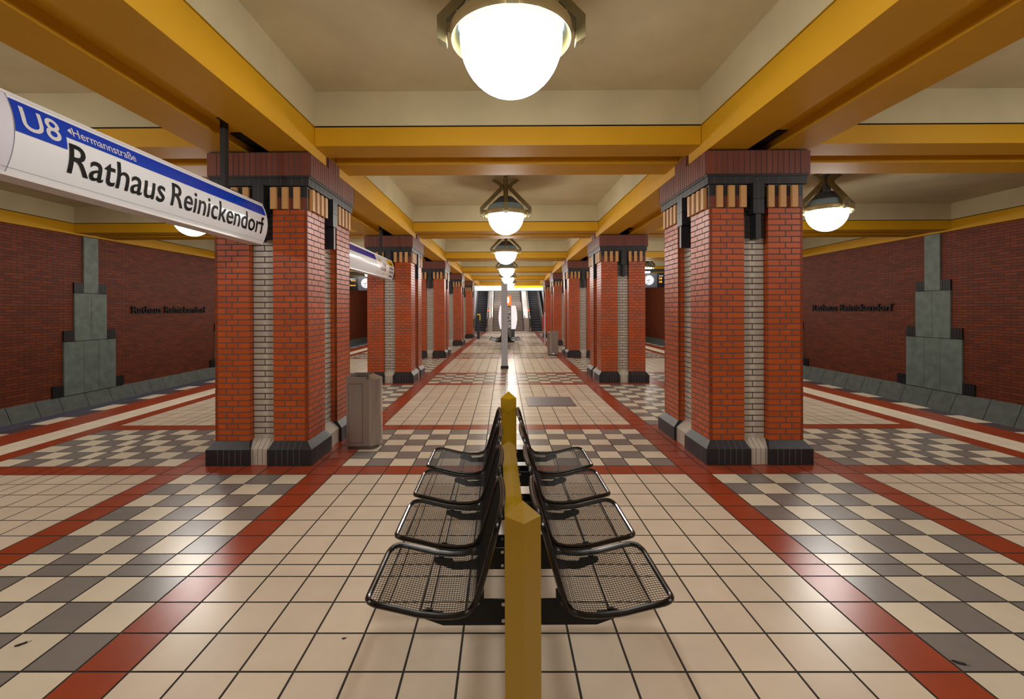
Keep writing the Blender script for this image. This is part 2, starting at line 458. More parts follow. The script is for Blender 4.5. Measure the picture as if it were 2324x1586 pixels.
# ------------------------------------------------------------------ ceiling: coffers and beams
ZS, ZT, ZB, ZCEIL = 3.34, 3.45, 3.669, 4.03
XI, XG0, XG1, XO = 2.125, 2.545, 2.80, 3.21
TY0, TG0, TG1, TY1 = -.5655, -.17, .10, .5655   # transverse beam section relative to the column centre
XEL, XER = 9.93, 10.16                            # face of the beam along each wall
def bent_box(mb, x0, x1, y0, y1, z0, z1, m=0, skip=(), seg=None):
    seg = seg or max(1, int((y1-y0)/2.8))
    for k in range(seg):
        a = y0+(y1-y0)*k/seg; b = y0+(y1-y0)*(k+1)/seg
        ba, bb = bend(a), bend(b)
        v = [(x0+ba, a, z0), (x1+ba, a, z0), (x1+bb, b, z0), (x0+bb, b, z0), (x0+ba, a, z1), (x1+ba, a, z1), (x1+bb, b, z1), (x0+bb, b, z1)]
        i = len(mb.v); mb.v += v
        fs = {'-z': (0, 3, 2, 1), '+z': (4, 5, 6, 7), '-x': (3, 0, 4, 7), '+x': (1, 2, 6, 5)}
        if k == 0: fs['-y'] = (0, 1, 5, 4)
        if k == seg-1: fs['+y'] = (2, 3, 7, 6)
        for q, f in fs.items():
            if q in skip: continue
            mb.f.append(tuple(i+j for j in f)); mb.m.append(m); mb.r.append(.5)
NLO, NHI = -2, 5
cm = MB()
for n in range(NLO, NHI):
    y0, y1 = Yn(n)+TY1, Yn(n+1)+TY0
    for (x0, x1) in ((-XI, XI), (-XEL, -XO), (XO, XER)):
        i = .035
        a0, a1, c0, c1 = x0+.004, x1-.004, y0+.004, y1-.004
        b0, b1 = bend(c0), bend(c1)
        lo = [(a0+b0, c0, ZB), (a1+b0, c0, ZB), (a1+b1, c1, ZB), (a0+b1, c1, ZB)]
        hi = [(a0+i+b0, c0+i, ZCEIL), (a1-i+b0, c0+i, ZCEIL), (a1-i+b1, c1-i, ZCEIL), (a0+i+b1, c1-i, ZCEIL)]
        for k in range(4):
            cm.quad(lo[k], hi[k], hi[(k+1) % 4], lo[(k+1) % 4], 0, .5)
        cm.quad(hi[0], hi[3], hi[2], hi[1], 0, .5)
struct(cm.build('ceiling', ['cream']))
# slab above everything
mb = MB(); mb.box(-11.5, 12, YBACK-.2, Yn(NHI)+.6, 4.04, 4.3, 0); struct(mb.build('ceiling', ['dark_wall']))
tn = 1
for s in (-1, 1):
    for part in range(1):
        mb = MB()
        ya = YBACK
        spans = []
        for n in range(NLO, NHI+1):
            spans.append((ya, Yn(n)-.215)); ya = Yn(n)+.215
        for (a, b) in spans:
            for (u, w) in ((XI, XG0), (XG1, XO)):
                bent_box(mb, min(s*u, s*w), max(s*u, s*w), a, b, ZS, ZB-.014, 0)
            bent_box(mb, min(s*XG0, s*XG1), max(s*XG0, s*XG1), a, b, ZS+.10, ZB-.014, 0)
        for n in range(NLO, NHI+1):
            bent_box(mb, min(s*(XG0+.002), s*(XG1-.002)), max(s*(XG0+.002), s*(XG1-.002)), Yn(n)-1.0, Yn(n)-.2, ZS+.085, ZS+.099, 1, seg=1)  # black plate in the groove, painted shade of a deeper cavity before each column
        for n in range(NLO, NHI+1):       # bridge above each column
            bent_box(mb, min(s*XI, s*XO), max(s*XI, s*XO), Yn(n)-.22, Yn(n)+.22, ZT+.002, ZB-.014, 0, seg=1)
        bent_box(mb, min(s*(XI+.012), s*(XO-.012)), max(s*(XI+.012), s*(XO-.012)), YBACK, Yn(NHI)+.5, ZB-.02, 4.0, 1)
        bent_box(mb, min(s*(XI-.002), s*(XI+.03)), max(s*(XI-.002), s*(XI+.03)), YBACK, Yn(NHI)+.5, ZB-.004, ZB+.008, 0)
        struct(mb.build('trim_%d' % tn, ['yellow', 'gap'])); tn += 1
    # beam along the wall
    mb = MB(); xe = XEL if s < 0 else XER; xo = 10.6
    bent_box(mb, min(s*xe, s*xo), max(s*xe, s*xo), YBACK, Yn(NHI)+.5, 3.415, ZB-.014, 0)
    bent_box(mb, min(s*(xe+.02), s*xo), max(s*(xe+.02), s*xo), YBACK, Yn(NHI)+.5, ZB-.02, 4.0, 1)
    struct(mb.build('trim_%d' % tn, ['yellow', 'gap'])); tn += 1
for n in range(NLO, NHI+1):
    mb = MB()
    for (x0, x1) in ((-XI+.006, XI-.006), (-XEL+.004, -XO-.004), (XO+.004, XER-.004)):
        y = Yn(n)
        for (a, b) in ((TY0, TG0), (TG1, TY1)):
            bent_box(mb, x0, x1, y+a, y+b, ZT, ZB-.014, 0, seg=1)
        bent_box(mb, x0, x1, y+TG0, y+TG1, ZT+.09, ZB-.014, 0, seg=1)
        bent_box(mb, x0, x1, y+TY0+.012, y+TY1-.012, ZB-.02, 4.0, 1, seg=1)
    struct(mb.build('trim_%d' % tn, ['yellow', 'gap'])); tn += 1

# ------------------------------------------------------------------ brick columns
BX, BY = .497, .694           # half sizes of the brick shaft
PX, PY = .368, .492           # pier sizes
AX, AY = .547, .744           # capital half sizes
ZP, ZF = .243, 2.727          # top of plinth, bottom of frieze
CN = 40; CH = (ZF-ZP)/CN; JT = .0122; RC = .08
def run_bricks(mb, c0, widths, z0, place, m):
    """lay bricks of the given widths from c0 onwards; place(a, b, z0, z1) draws one"""
    u = c0
    for w in widths:
        place(u, u+w, z0); u += w+JT
def make_column():
    t = thing('brick_column', '', 'column', (0, 0, 0), 0, 'brick columns of the platform hall')
    e = .0015
    # four corner piers
    for sx in (-1, 1):
        for sy in (-1, 1):
            mb = MB()
            x1, y1 = sx*BX, sy*BY; x0, y0 = sx*(BX-PX), sy*(BY-PY)
            mb.box(x0+sx*e, x1-sx*e, y0+sy*e, y1-sy*e, ZP-.03, 2.98, 1)
            for c in range(CN):
                z0 = ZP+c*CH+JT*.5; z1 = z0+CH-JT
                fx = [.179, .179] if c % 2 else [.116, .116, .116]
                fy = [.114, .179, .179] if c % 2 else [.179, .179, .114]
                k = (PX-JT*(len(fx)-1))/sum(fx); u = 0
                for w in fx:      # face across the hall (normal y), measured from the outer corner
                    w *= k; mb.box(sx*(BX-u), sx*(BX-u-w), y1-sy*.03, y1, z0, z1, 0, skip=('+y' if sy < 0 else '-y',)); u += w+JT
                k = (PY-JT*2)/sum(fy); u = 0
                for w in fy:
                    w *= k; mb.box(x1-sx*.03, x1, sy*(BY-u), sy*(BY-u-w), z0, z1, 0, skip=('+x' if sx < 0 else '-x',)); u += w+JT
                # returns into the grooves
                mb.box(x0, x0+sx*.03, y1-sy*(RC+.02), y1-sy*.004, z0, z1, 0)
                mb.box(x1-sx*(RC+.02), x1-sx*.004, y0, y0+sy*.03, z0, z1, 0)
            mb.build('brick_pier', ['brick', 'mortar'], t)
    gx, gy = BX-PX, BY-PY        # half widths of the grooves
    for ax in ('y', 'x'):
        for s in (-1, 1):
            hw = gx if ax == 'y' else gy
            d = (BY if ax == 'y' else BX)-RC
            def bx(mb, a, b, o0, o1, z0, z1, m):     # a..b along the groove, o0..o1 outwards
                if ax == 'y': mb.box(a, b, s*o0, s*o1, z0, z1, m)
                else: mb.box(s*o0, s*o1, a, b, z0, z1, m)
            mb = MB()
            bx(mb, -hw, hw, d-.05, d-.005, .05, 2.98, 2)
            for c in range(CN+3):
                z0 = ZP+c*CH+JT*.5; z1 = z0+CH-JT
                if ax == 'y': ws = [2*hw-JT] if c % 2 == 0 else [hw-JT, hw-JT]
                else:
                    q = (2*hw-3*JT)/3
                    ws = [q, q, q] if c % 2 == 0 else [q/2, q, q, q/2-JT]
                u = -hw+JT/2
                for w in ws:
                    bx(mb, u, u+w, d-.02, d, z0, z1, 0 if z0 < 2.38 else 1); u += w+JT
            mb.build('white_brick_infill', ['white_brick', 'grey_brick', 'mortar'], t)
            # corbel of black glazed bricks
            mb = MB(); cw = .058 if ax == 'y' else .075; f = d+RC
            bx(mb, -hw+.004, hw-.004, d, f-.012, 2.84, 2.985, 0)
            bx(mb, -hw+.03, hw-.03, d, f-.03, 2.70, 2.84, 0)
            bx(mb, -cw, cw, d, f+.055, 2.815, 2.985, 0); bx(mb, -cw, cw, d, f+.055, 2.656, 2.811, 0)
            bx(mb, -.0015, .0015, f+.05, f+.0556, 2.66, 2.985, 1)
            bx(mb, -.027, .027, d, f+.045, 2.39, 2.652, 0)
            mb.build('black_corbel', ['black_brick', 'black_joint'], t)
            # white glazed plinth piece
            mb = MB(); o = f+.035
            zz = .168
            def prof(a, b, m):
                if ax == 'y': pts = [(a, s*(d-.02), .0), (a, s*o, .0), (a, s*o, zz), (a, s*(d), ZP+.01), (a, s*(d-.02), ZP+.01)]; vec = (b-a, 0, 0)
                else: pts = [(s*(d-.02), a, .0), (s*o, a, .0), (s*o, a, zz), (s*d, a, ZP+.01), (s*(d-.02), a, ZP+.01)]; vec = (0, b-a, 0)
                mb.prism(pts, vec, m)
            nn = 5 if ax == 'y' else 7; w = (2*hw)/nn
            for k in range(nn): prof(-hw+k*w+.003, -hw+(k+1)*w-.003, 0)
            mb.box(*((-hw+.003, hw-.003, s*(d-.03), s*(o-.006), .0, zz-.004) if ax == 'y' else (s*(d-.03), s*(o-.006), -hw+.003, hw-.003, .0, zz-.004)), 1)
            mb.build('white_plinth', ['white_brick', 'mortar'], t)
    # black plinth at each corner
    po, pi = .066, .034
    for sx in (-1, 1):
        for sy in (-1, 1):
            mb = MB()
            xo, xi = sx*(BX+po), sx*(BX-PX-pi); yo, yi = sy*(BY+po), sy*(BY-PY-pi)
            b = (min(xo, xi), max(xo, xi), min(yo, yi), max(yo, yi))
            tx = (sx*BX, sx*(BX-PX)); ty = (sy*BY, sy*(BY-PY))
            mb.frustum((*b, 0.0), (*b, .168), 0)
            mb.frustum((*b, .168), (min(tx), max(tx), min(ty), max(ty), ZP), 0)
            # pale vertical joints on the outer faces and slopes
            for k in range(1, 6):
                u = .10+.0615*(k-1)
                x = sx*(BX+po-u-.03)
                mb.box(x-.0022, x+.0022, yo-sy*.002, yo+sy*.0012, .006, .164, 1)
                mb.quad((x-.002, yo+sy*.001, .168), (x+.002, yo+sy*.001, .168), (x+.002, sy*BY, ZP+.001), (x-.002, sy*BY, ZP+.001), 1)
            for k in range(1, 8):
                u = .10+.0615*(k-1)
                y = sy*(BY+po-u-.03)
                mb.box(xo-sx*.002, xo+sx*.0012, y-.0022, y+.0022, .006, .164, 1)
                mb.quad((xo+sx*.001, y-.002, .168), (xo+sx*.001, y+.002, .168), (sx*BX, y+.002, ZP+.001), (sx*BX, y-.002, ZP+.001), 1)
            mb.build('black_plinth', ['black_brick', 'black_joint'], t)
    # frieze of ochre teeth on every side
    for ax in ('y', 'x'):
        for s in (-1, 1):
            mb = MB(); pw = PX if ax == 'y' else PY; hb = BX if ax == 'y' else BY; f = BY if ax == 'y' else BX
            nt_ = 3 if ax == 'y' else 4
            for q in (-1, 1):
                inner = hb-pw
                for k in range(nt_):
                    a = inner-.012+.1245*k
                    def bx(a, b, o0, o1, z0, z1, m):
                        a, b = q*a, q*b
                        if ax == 'y': mb.box(min(a, b), max(a, b), min(s*o0, s*o1), max(s*o0, s*o1), z0, z1, m)
                        else: mb.box(min(s*o0, s*o1), max(s*o0, s*o1), min(a, b), max(a, b), z0, z1, m)
                    bx(a, a+.061, f-.01, f+.036, 2.727, 2.958, 0)
                    lim = hb-.001 if k == nt_-1 else a+.1245
                    bx(a+.064, min(lim-.003, hb-.0005), f-.01, f+.002, 2.856, 2.98, 1)
                    bx(a+.064, min(lim-.003, hb-.0005), f-.01, f+.002, 2.73, 2.85, 2)
                if ax == 'x': bx(hb-.02, hb-.0005, f-.01, f+.002, 2.73, 2.98, 1)
            mb.build('tooth_frieze', ['gold_brick', 'black_brick', 'cap_brick'], t)
    # black band with bead
    mb = MB()
    mb.box(-BX-.03, BX+.03, -BY-.03, BY+.03, 2.975, 3.077, 0)
    for s in (-1, 1):
        for k in range(9):
            x = -BX-.02+(2*BX+.04)*(k+.5)/9
            mb.box(x-.0015, x+.0015, s*(BY+.028), s*(BY+.0312), 2.985, 3.06, 1)
        for k in range(12):
            y = -BY-.02+(2*BY+.04)*(k+.5)/12
            mb.box(s*(BX+.028), s*(BX+.0312), y-.0015, y+.0015, 2.985, 3.06, 1)
    mb.box(-BX-.042, BX+.042, -BY-.042, BY+.042, 3.055, 3.077, 0)
    mb.build('black_band', ['black_brick', 'black_joint'], t)
    # capital of upright bricks
    mb = MB(); e = .004
    mb.box(-AX+e, AX-e, -AY+e, AY-e, 3.077, 3.322, 1)
    nx = 15; w = (2*AX-2*.105)/nx
    for s in (-1, 1):
        for q in (-1, 1):
            mb.box(q*AX, q*(AX-.105+JT/2), s*(AY-.04), s*AY, 3.078, 3.32, 0)
            mb.box(s*(AX-.04), s*AX, q*(AY-.002), q*(AY-.105+JT/2), 3.078, 3.32, 0)
        for k in range(nx):
            a = -AX+.105+k*w
            mb.box(a+JT/2, a+w-JT/2, s*(AY-.03), s*AY, 3.078, 3.32, 0)
        ny = 21; wy = (2*AY-.21)/ny
        for k in range(ny):
            a = -AY+.105+k*wy
            mb.box(s*(AX-.03), s*AX, a+JT/2, a+wy-JT/2, 3.078, 3.32, 0)
    mb.build('capital', ['cap_brick', 'mortar'], t)
    # upright brick block between the beam ends
    mb = MB(); hy = .18
    mb.box(-AX+.01, AX-.01, -hy, hy, 3.322, ZT, 1)
    for s in (-1, 1):
        for k in range(5):
            a = -hy+.072*k
            mb.box(s*(AX-.04), s*(AX-.003), a+JT/2, a+.072-JT/2, 3.323, ZT-.004, 0)
        for k in range(16):
            a = -AX+.01+k*(2*AX-.02)/16
            mb.box(a+JT/2, a+(2*AX-.02)/16-JT/2, s*(hy-.01), s*(hy+.002), 3.323, ZT-.004, 0)
    mb.box(-AX+.02, AX-.02, -AY+.02, AY-.02, 3.321, 3.333, 2)
    mb.build('impost_block', ['cap_brick', 'mortar', 'gap'], t)
    return t
col0 = make_column()
KIDS[col0.name] = [q for q in C.objects if q.parent == col0]
order = ['nearest', 'second', 'third', 'fourth', 'farthest']
near_l = {0: ', beside the steel litter bin', 1: ', behind the second hanging sign', 2: '', 3: '', 4: ', beside the escalator'}
first = True
for s, side in ((-1, 'left'), (1, 'right')):
    for n in range(5):
        lb = '%s brick column of the %s row%s' % (order[n], side, near_l[n] if s < 0 else {0: ', with pale glazed stripes', 1: '', 2: ', just behind the far litter bin', 3: '', 4: ', beside the right escalator'}[n])
        loc = (s*XC+bend(Yn(n)), Yn(n), 0)
        if first: col0.location = loc; col0['label'] = lb; first = False
        else: copy_tree(col0, None, loc, lb)

# ------------------------------------------------------------------ lamps
def strip(cl, w):
    """mitred outline of a centre line in the r-z plane"""
    L_, R_ = [], []
    for i, p in enumerate(cl):
        d0 = Vector(cl[i])-Vector(cl[i-1]) if i > 0 else Vector(cl[1])-Vector(cl[0])
        d1 = Vector(cl[i+1])-Vector(cl[i]) if i < len(cl)-1 else d0
        n0 = Vector((-d0.y, d0.x)).normalized(); n1 = Vector((-d1.y, d1.x)).normalized()
        m = (n0+n1).normalized(); k = w/2/max(.3, m.dot(n0))
        L_.append((p[0]+m.x*k, p[1]+m.y*k)); R_.append((p[0]-m.x*k, p[1]-m.y*k))
    return L_+R_[::-1]
def make_lamp():
    t = thing('pendant_lamp', '', 'lamp', (0, 0, 0), 0, 'globe lamps hanging from the coffers')
    mb = MB(); pr = []
    R = .327
    for k in range(15):
        a = PI/2*k/14; pr.append((max(R*math.sin(a), .0005), 3.372-math.cos(a)*.352))
    mb.lathe(pr, 48, 0); mb.lathe([pr[-1], (.327, 3.41), (.326, 3.452)], 48, 1)
    mb.build('globe', ['globe', 'opal_collar'], t, smooth=True)
    mb = MB()
    mb.lathe([(.336, 3.455), (.372, 3.45), (.388, 3.43), (.390, 3.385), (.382, 3.362), (.378, 3.362)], 48, 0)
    mb.lathe([(.378, 3.362), (.362, 3.39), (.345, 3.43), (.336, 3.455)], 48, 1)
    for k in range(24):
        a = 2*PI*k/24
        mb.box(.378*math.cos(a)-.006, .378*math.cos(a)+.006, .378*math.sin(a)-.006, .378*math.sin(a)+.006, 3.438, 3.446, 0)
    mb.build('rim', ['rim', 'reflector'], t, smooth=True)
    mb = MB()
    mb.lathe([(.36, 3.444), (.336, 3.458), (.332, 3.50), (.322, 3.503), (.318, 3.53), (.306, 3.533), (.302, 3.555), (.288, 3.56)], 48, 1)
    mb.lathe([(.288, 3.56), (.27, 3.575), (.135, 3.70), (.10, 3.718), (.0465, 3.722)], 48, 0)
    mb.build('dome', ['dome_dark', 'dome_light'], t, smooth=True)
    mb = MB(); mb.box(-.043, .043, -.043, .043, 3.71, ZCEIL, 0)
    mb.build('stem', ['dome_dark'], t)
    pts = strip([(.235, ZCEIL), (.085, 3.945), (.085, 3.875), (.442, 3.515), (.442, 3.37)], .056)
    pts = strip([(.23, ZCEIL+.0), (.088, 3.935), (.088, 3.865), (.442, 3.505), (.442, 3.375)], .060)
    for k in range(4):
        mb = MB(); a = PI/2*k; cx, sx = math.cos(a), math.sin(a); hw = .034
        n = len(pts)
        def W3(p, q): return (p[0]*cx-q*sx, p[0]*sx+q*cx, min(p[1], ZCEIL))
        P3 = []
        for i, p in enumerate(pts):
            z = p[1]
            if i in (n//2-1, n//2) and p[0] < .442: z -= .035
            P3.append(W3((p[0], z), -hw))
        vec = Vector(W3((0, 0), hw))-Vector(W3((0, 0), -hw)); vec.z = 0
        mb.prism(P3, vec, 0)
        b0 = [W3((.34, 3.44), -.02), W3((.42, 3.44), -.02), W3((.42, 3.48), -.02), W3((.34, 3.48), -.02)]
        v2 = Vector(W3((0, 0), .02))-Vector(W3((0, 0), -.02)); v2.z = 0
        mb.prism(b0, v2, 0)
        # collar block gripping the stem
        b1 = [W3((.043, 3.865), -.028), W3((.075, 3.865), -.028), W3((.075, 3.935), -.028), W3((.043, 3.935), -.028)]
        v3 = Vector(W3((0, 0), .028))-Vector(W3((0, 0), -.028)); v3.z = 0
        mb.prism(b1, v3, 0)
        mb.build('arm', ['olive'], t)
    return t
lamp0 = make_lamp(); KIDS[lamp0.name] = [q for q in C.objects if q.parent == lamp0]
ordl = {-2: 'globe lamp behind the camera', -1: 'nearest', 0: 'second', 1: 'third', 2: 'fourth', 3: 'fifth', 4: 'sixth'}
first = True
for rowx, rname in ((0., 'centre'), (-5.76, 'left'), (5.70, 'right')):
    for k in range(-2, 5):
        y = Yn(k)+P/2+(.09 if rname != 'right' else -.16)
        if rname == 'centre':
            lb = ('%s white globe lamp along the centre line of the ceiling' % ordl[k]) if k > -2 else 'white globe lamp on the centre line, last one at the back'
        else:
            if k == 0: lb = 'white globe lamp over the %s platform, beside the nearest column' % rname
            elif k == 2: lb = 'small distant globe lamp over the %s platform, above the clock display' % rname
            else: lb = '%s globe lamp of the row over the %s platform' % ({-2: 'rearmost', -1: 'second rearmost', 1: 'mid-hall', 3: 'second farthest', 4: 'farthest'}[k], rname)
        loc = (rowx+bend(y), y, 0)
        if first: lamp0.location = loc; lamp0['label'] = lb; first = False
        else: copy_tree(lamp0, None, loc, lb)

# ------------------------------------------------------------------ back-to-back bench
BCX = -.014
def seat_profile():
    # (distance from the bench axis, height) from the top of the back to the front lip
    key = [(.088, .775), (.105, .70), (.130, .61), (.155, .52), (.178, .44), (.197, .392), (.225, .366), (.27, .354), (.34, .352), (.43, .362), (.52, .384), (.59, .400), (.635, .404), (.66, .394)]
    return key
def prof_at(q):
    k = seat_profile()
    L_ = [0]
    for a, b in zip(k[:-1], k[1:]): L_.append(L_[-1]+math.hypot(b[0]-a[0], b[1]-a[1]))
    q = max(0, min(1, q))*L_[-1]
    for i in range(len(k)-1):
        if q <= L_[i+1]+1e-9:
            f = (q-L_[i])/(L_[i+1]-L_[i]); return (k[i][0]+(k[i+1][0]-k[i][0])*f, k[i][1]+(k[i+1][1]-k[i][1])*f)
    return k[-1]
PLEN = sum(math.hypot(b[0]-a[0], b[1]-a[1]) for a, b in zip(seat_profile()[:-1], seat_profile()[1:]))
SWID = .505
def seat_outline(n=14):
    """closed loop in (q, y): rounded rectangle in the developed surface"""
    r = .075; pts = []
    hw = SWID/2
    def arc(cq, cy, a0, a1, rr=r):
        for i in range(7):
            a = a0+(a1-a0)*i/6; pts.append((cq+rr*math.cos(a), cy+rr*math.sin(a)))
    arc(PLEN-r, hw-r, 0, PI/2)
    for i in range(1, 30): pts.append((PLEN-r-(PLEN-2*r)*i/30, hw))
    arc(r, hw-r, PI/2, PI)
    for i in range(1, 8): pts.append((0, (hw-r)-(2*hw-2*r)*i/8))
    arc(r, -hw+r, PI, PI*1.5)
    for i in range(1, 30): pts.append((r+(PLEN-2*r)*i/30, -hw))
    arc(PLEN-r, -hw+r, PI*1.5, PI*2)
    for i in range(1, 8): pts.append((PLEN, (-hw+r)+(2*hw-2*r)*i/8))
    return pts
def surf(q, y, lift=0.):
    s_, z = prof_at(q/PLEN)
    # slight dish: the back is hollow, its middle lies nearer the axis
    s_ -= .018*(1-(y/(SWID/2))**2)*max(0, 1-q/.35)
    z -= .010*(1-(y/(SWID/2))**2)*(1 if q > .45 else 0)*min(1, (PLEN-q)/.12)
    return s_, z+lift
def half_width(q):
    r = .075; hw = SWID/2
    d = min(q, PLEN-q)
    if d >= r: return hw
    return hw-r+math.sqrt(max(0, r*r-(r-d)**2))
def seat_meshes(s):
    a = MB(); a.tube([(s*surf(q, y)[0], y, surf(q, y)[1]) for q, y in seat_outline()], .0132, 10, 0, closed=True)
    b = MB(); rw = .00135; st = .0162
    hw = SWID/2
    ny = int(2*(hw-.012)/st)
    for i in range(ny+1):
        y = -ny*st/2+i*st
        if abs(y) > hw-.008: continue
        # q-range limited by rounded corners
        r = .075; ex = 0
        if abs(y) > hw-r: ex = r-math.sqrt(max(0, r*r-(abs(y)-(hw-r))**2))
        q0, q1 = ex, PLEN-ex; m = 34
        b.tube([(s*surf(q0+(q1-q0)*k/m, y, .004)[0], y, surf(q0+(q1-q0)*k/m, y, .004)[1]) for k in range(m+1)], rw, 4, 0)
    st = .0118
    nq = int((PLEN-.02)/st)
    for i in range(1, nq+1):
        q = i*st
        w = half_width(q)-.003; m = 8
        b.tube([(s*surf(q, -w+2*w*k/m)[0], -w+2*w*k/m, surf(q, -w+2*w*k/m)[1]) for k in range(m+1)], rw, 4, 0)
    # two stiffening wires lengthwise and crosswise under the mesh
    for q in (.36, .60, .78):
        if q < PLEN-.03:
            w = half_width(q)-.003
            b.tube([(s*surf(q, -w+2*w*k/8, -.005)[0], -w+2*w*k/8, surf(q, -w+2*w*k/8, -.005)[1]) for k in range(9)], .0034, 6, 0)
    return a.mesh('seat', ['black_paint'], True), b.mesh('seat_mesh', ['wire_paint'])
def make_bench(loc, label, proto=None):
    t = thing('bench', label, 'bench', loc, 0, 'double mesh benches')
    return t
def build_bench():
    t = thing('bench', 'black wire-mesh double bench with four seats a side, nearest to the camera', 'bench', (BCX, 0, 0), 0, 'double mesh benches')
    y_first = -2.44; pitch = .570
    mL, mR = seat_meshes(-1), seat_meshes(1)
    for k in range(4):
        yc = y_first+pitch*k
        for (ma, mb_) in (mL, mR):
            o = bpy.data.objects.new('seat', ma); C.objects.link(o); o.parent = t; o.location = (0, yc, 0)
            w = bpy.data.objects.new('seat_mesh', mb_); C.objects.link(w); w.parent = o
        # two bracket plates under every pair of seats
        for d in (-.215, .215):
            b = MB(); y = yc+d; th = .008
            pts = []
            half = [(0, .40), (.175, .40), (.195, .36), (.235, .333), (.30, .326), (.345, .334), (.350, .36), (.42, .363), (.43, .345), (.42, .33), (.335, .293), (0, .293)]
            half = [(0, .402), (.160, .402), (.182, .372), (.21, .345), (.25, .334), (.325, .330), (.333, .348), (.418, .356), (.430, .345), (.424, .326), (.330, .292), (0, .292)]
            pts = [(x, y-th/2, z) for x, z in half]+[(-x, y-th/2, z) for x, z in half[::-1][1:-1]]
            b.prism(pts, (0, th, 0), 0)
            for q in (-1, 1):        # contact pads up to the seat tubes, foot plate near the rail
                b.box(q*.375, q*.405, y-.006, y+.006, .350, .362, 0)
                b.box(q*.155, q*.175, y-.012, y+.012, .392, .44, 0)
            b.build('bracket', ['black_matt'], t)
            for q in (-1, 1):
                for zz in (.385, .315):
                    c = MB(); c.tube([(q*.072, y-.012, zz), (q*.072, y+.012, zz)], .009, 6, 0); c.build('bolt', ['zinc'], t)
    # rail: square bar turned on its corner
    b = MB(); h = .057; zc = .508-h
    pts = [(0, -2.90, zc+h), (h, -2.90, zc), (0, -2.90, zc-h), (-h, -2.90, zc)]
    b.prism(pts, (0, 2.355, 0), 0); b.build('rail', ['post_yellow'], t)
    for yy in (-2.898, -.545):
        b = MB(); h = .0685
        base = [(0, yy-h, 0), (h, yy, 0), (0, yy+h, 0), (-h, yy, 0)]
        top = [(x, y, .866) for x, y, _ in base]
        b.prism(base, (0, 0, .866), 0)
        for k in range(4):
            b.poly([top[k], top[(k+1) % 4], (0, yy, .925)], 0)
        b.build('post', ['post_yellow'], t)
    return t
bench = build_bench(); bench.rotation_euler = (0, 0, .009)
def tree_copy(o, parent=None):
    c = o.copy(); C.objects.link(c)
    if parent: c.parent = parent
    for ch in [q for q in list(C.objects) if q.parent == o]: tree_copy(ch, c)
    return c
b2 = tree_copy(bench); b2.location = (.05, 17.4, 0); b2.rotation_euler = (0, 0, 0)
b2['label'] = 'distant black wire-mesh double bench in front of the emergency pillar'

# ------------------------------------------------------------------ litter bins
def make_bin(label, loc, s):
    t = thing('litter_bin', label, 'litter bin', loc, 0, 'steel litter bins')
    def outline(w0, w1, bul, inset=0.):
        # flat back at x=0, sides going towards the hall, front bulging; s = side of the hall
        hy = .165-inset
        pts = [(inset*.6, -hy), (w0, -hy)]
        for k in range(13):
            a = -PI/2+PI*k/12
            pts.append((w0+.03+(w1-w0-.03-inset)*math.cos(a), hy*1.0*math.sin(a)))
        pts += [(w0, hy), (inset*.6, hy)]
        return [(s*x, y) for x, y in pts]
    def ext(name, pts, z0, z1, m, smooth=False):
        b = MB(); b.prism([(x, y, z0) for x, y in pts], (0, 0, z1-z0), 0); return b.build(name, [m], t, smooth=smooth)
    body = outline(.235, .375, 0)
    ext('body', body, .045, .825, 'steel', True)
    ext('base', outline(.235, .365, 0, .018), 0, .045, 'steel_dark', True)
    # recessed door panel on both flat sides
    for q in (-1, 1):
        b = MB(); y = q*.165
        b.box(s*.028, s*.185, y, y+q*.004, .085, .775, 0); b.build('door', ['steel'], t)
        b = MB(); b.box(s*.024, s*.189, y-q*.001, y+q*.0015, .08, .78, 0); b.build('door_seam', ['iron'], t)
    # curved hood
    b = MB(); n = 12; ring0, ring1 = [], []
    for k in range(n+1):
        a = -PI/2+PI*k/n
        ring0.append((s*(.262+.113*math.cos(a)), .165*math.sin(a), .826)); ring1.append((s*(.24+.03*math.cos(a)), .09*math.sin(a), .868))
    for k in range(n): b.quad(ring0[k], ring0[k+1], ring1[k+1], ring1[k], 0)
    b.poly(ring1, 0)
    b.build('hood', ['steel'], t, smooth=True)
    b = MB(); b.box(s*.02, s*.235, -.165, -.145, .825, .858, 0); b.box(s*.02, s*.235, .145, .165, .825, .87, 0); b.box(s*.0, s*.02, -.165, .165, .825, .87, 0)
    b.build('collar', ['steel'], t)
    b = MB(); b.box(s*.021, s*.234, -.144, .144, .826, .829, 0); b.build('opening', ['rubber'], t)  # black sheet painting in the dark inside of the open bin
    return t
make_bin('brushed steel litter bin standing against the nearest left brick column', (-1.90, .98, 0), 1)
bn = make_bin('brushed steel litter bin on the right, in front of the third right-row column', (1.94, 12.2, 0), -1)
b = MB(); b.box(-.2, -.15, -.1705, -.1695, .06, .085, 0); b.build('sticker', ['white_panel'], bn)

# ------------------------------------------------------------------ floor hatch
mb = MB(); mb.box(.375, 1.195, 3.28, 4.10, 0.0, .004, 0); mb.box(.375, .42, 3.28, 4.10, .004, .0048, 1)
mb.box(.78, .80, 3.34, 3.36, .004, .0056, 1)
for a in ((.37, .376, 3.275, 4.105), (1.194, 1.20, 3.275, 4.105), (.37, 1.2, 3.272, 3.28), (.37, 1.2, 4.1, 4.108)): mb.box(a[0], a[1], a[2], a[3], 0, .0044, 2)
tag(mb.build('floor_hatch', ['hatch', 'steel_dark', 'iron']), 'grey metal access hatch set in the beige floor behind the bench', 'hatch')

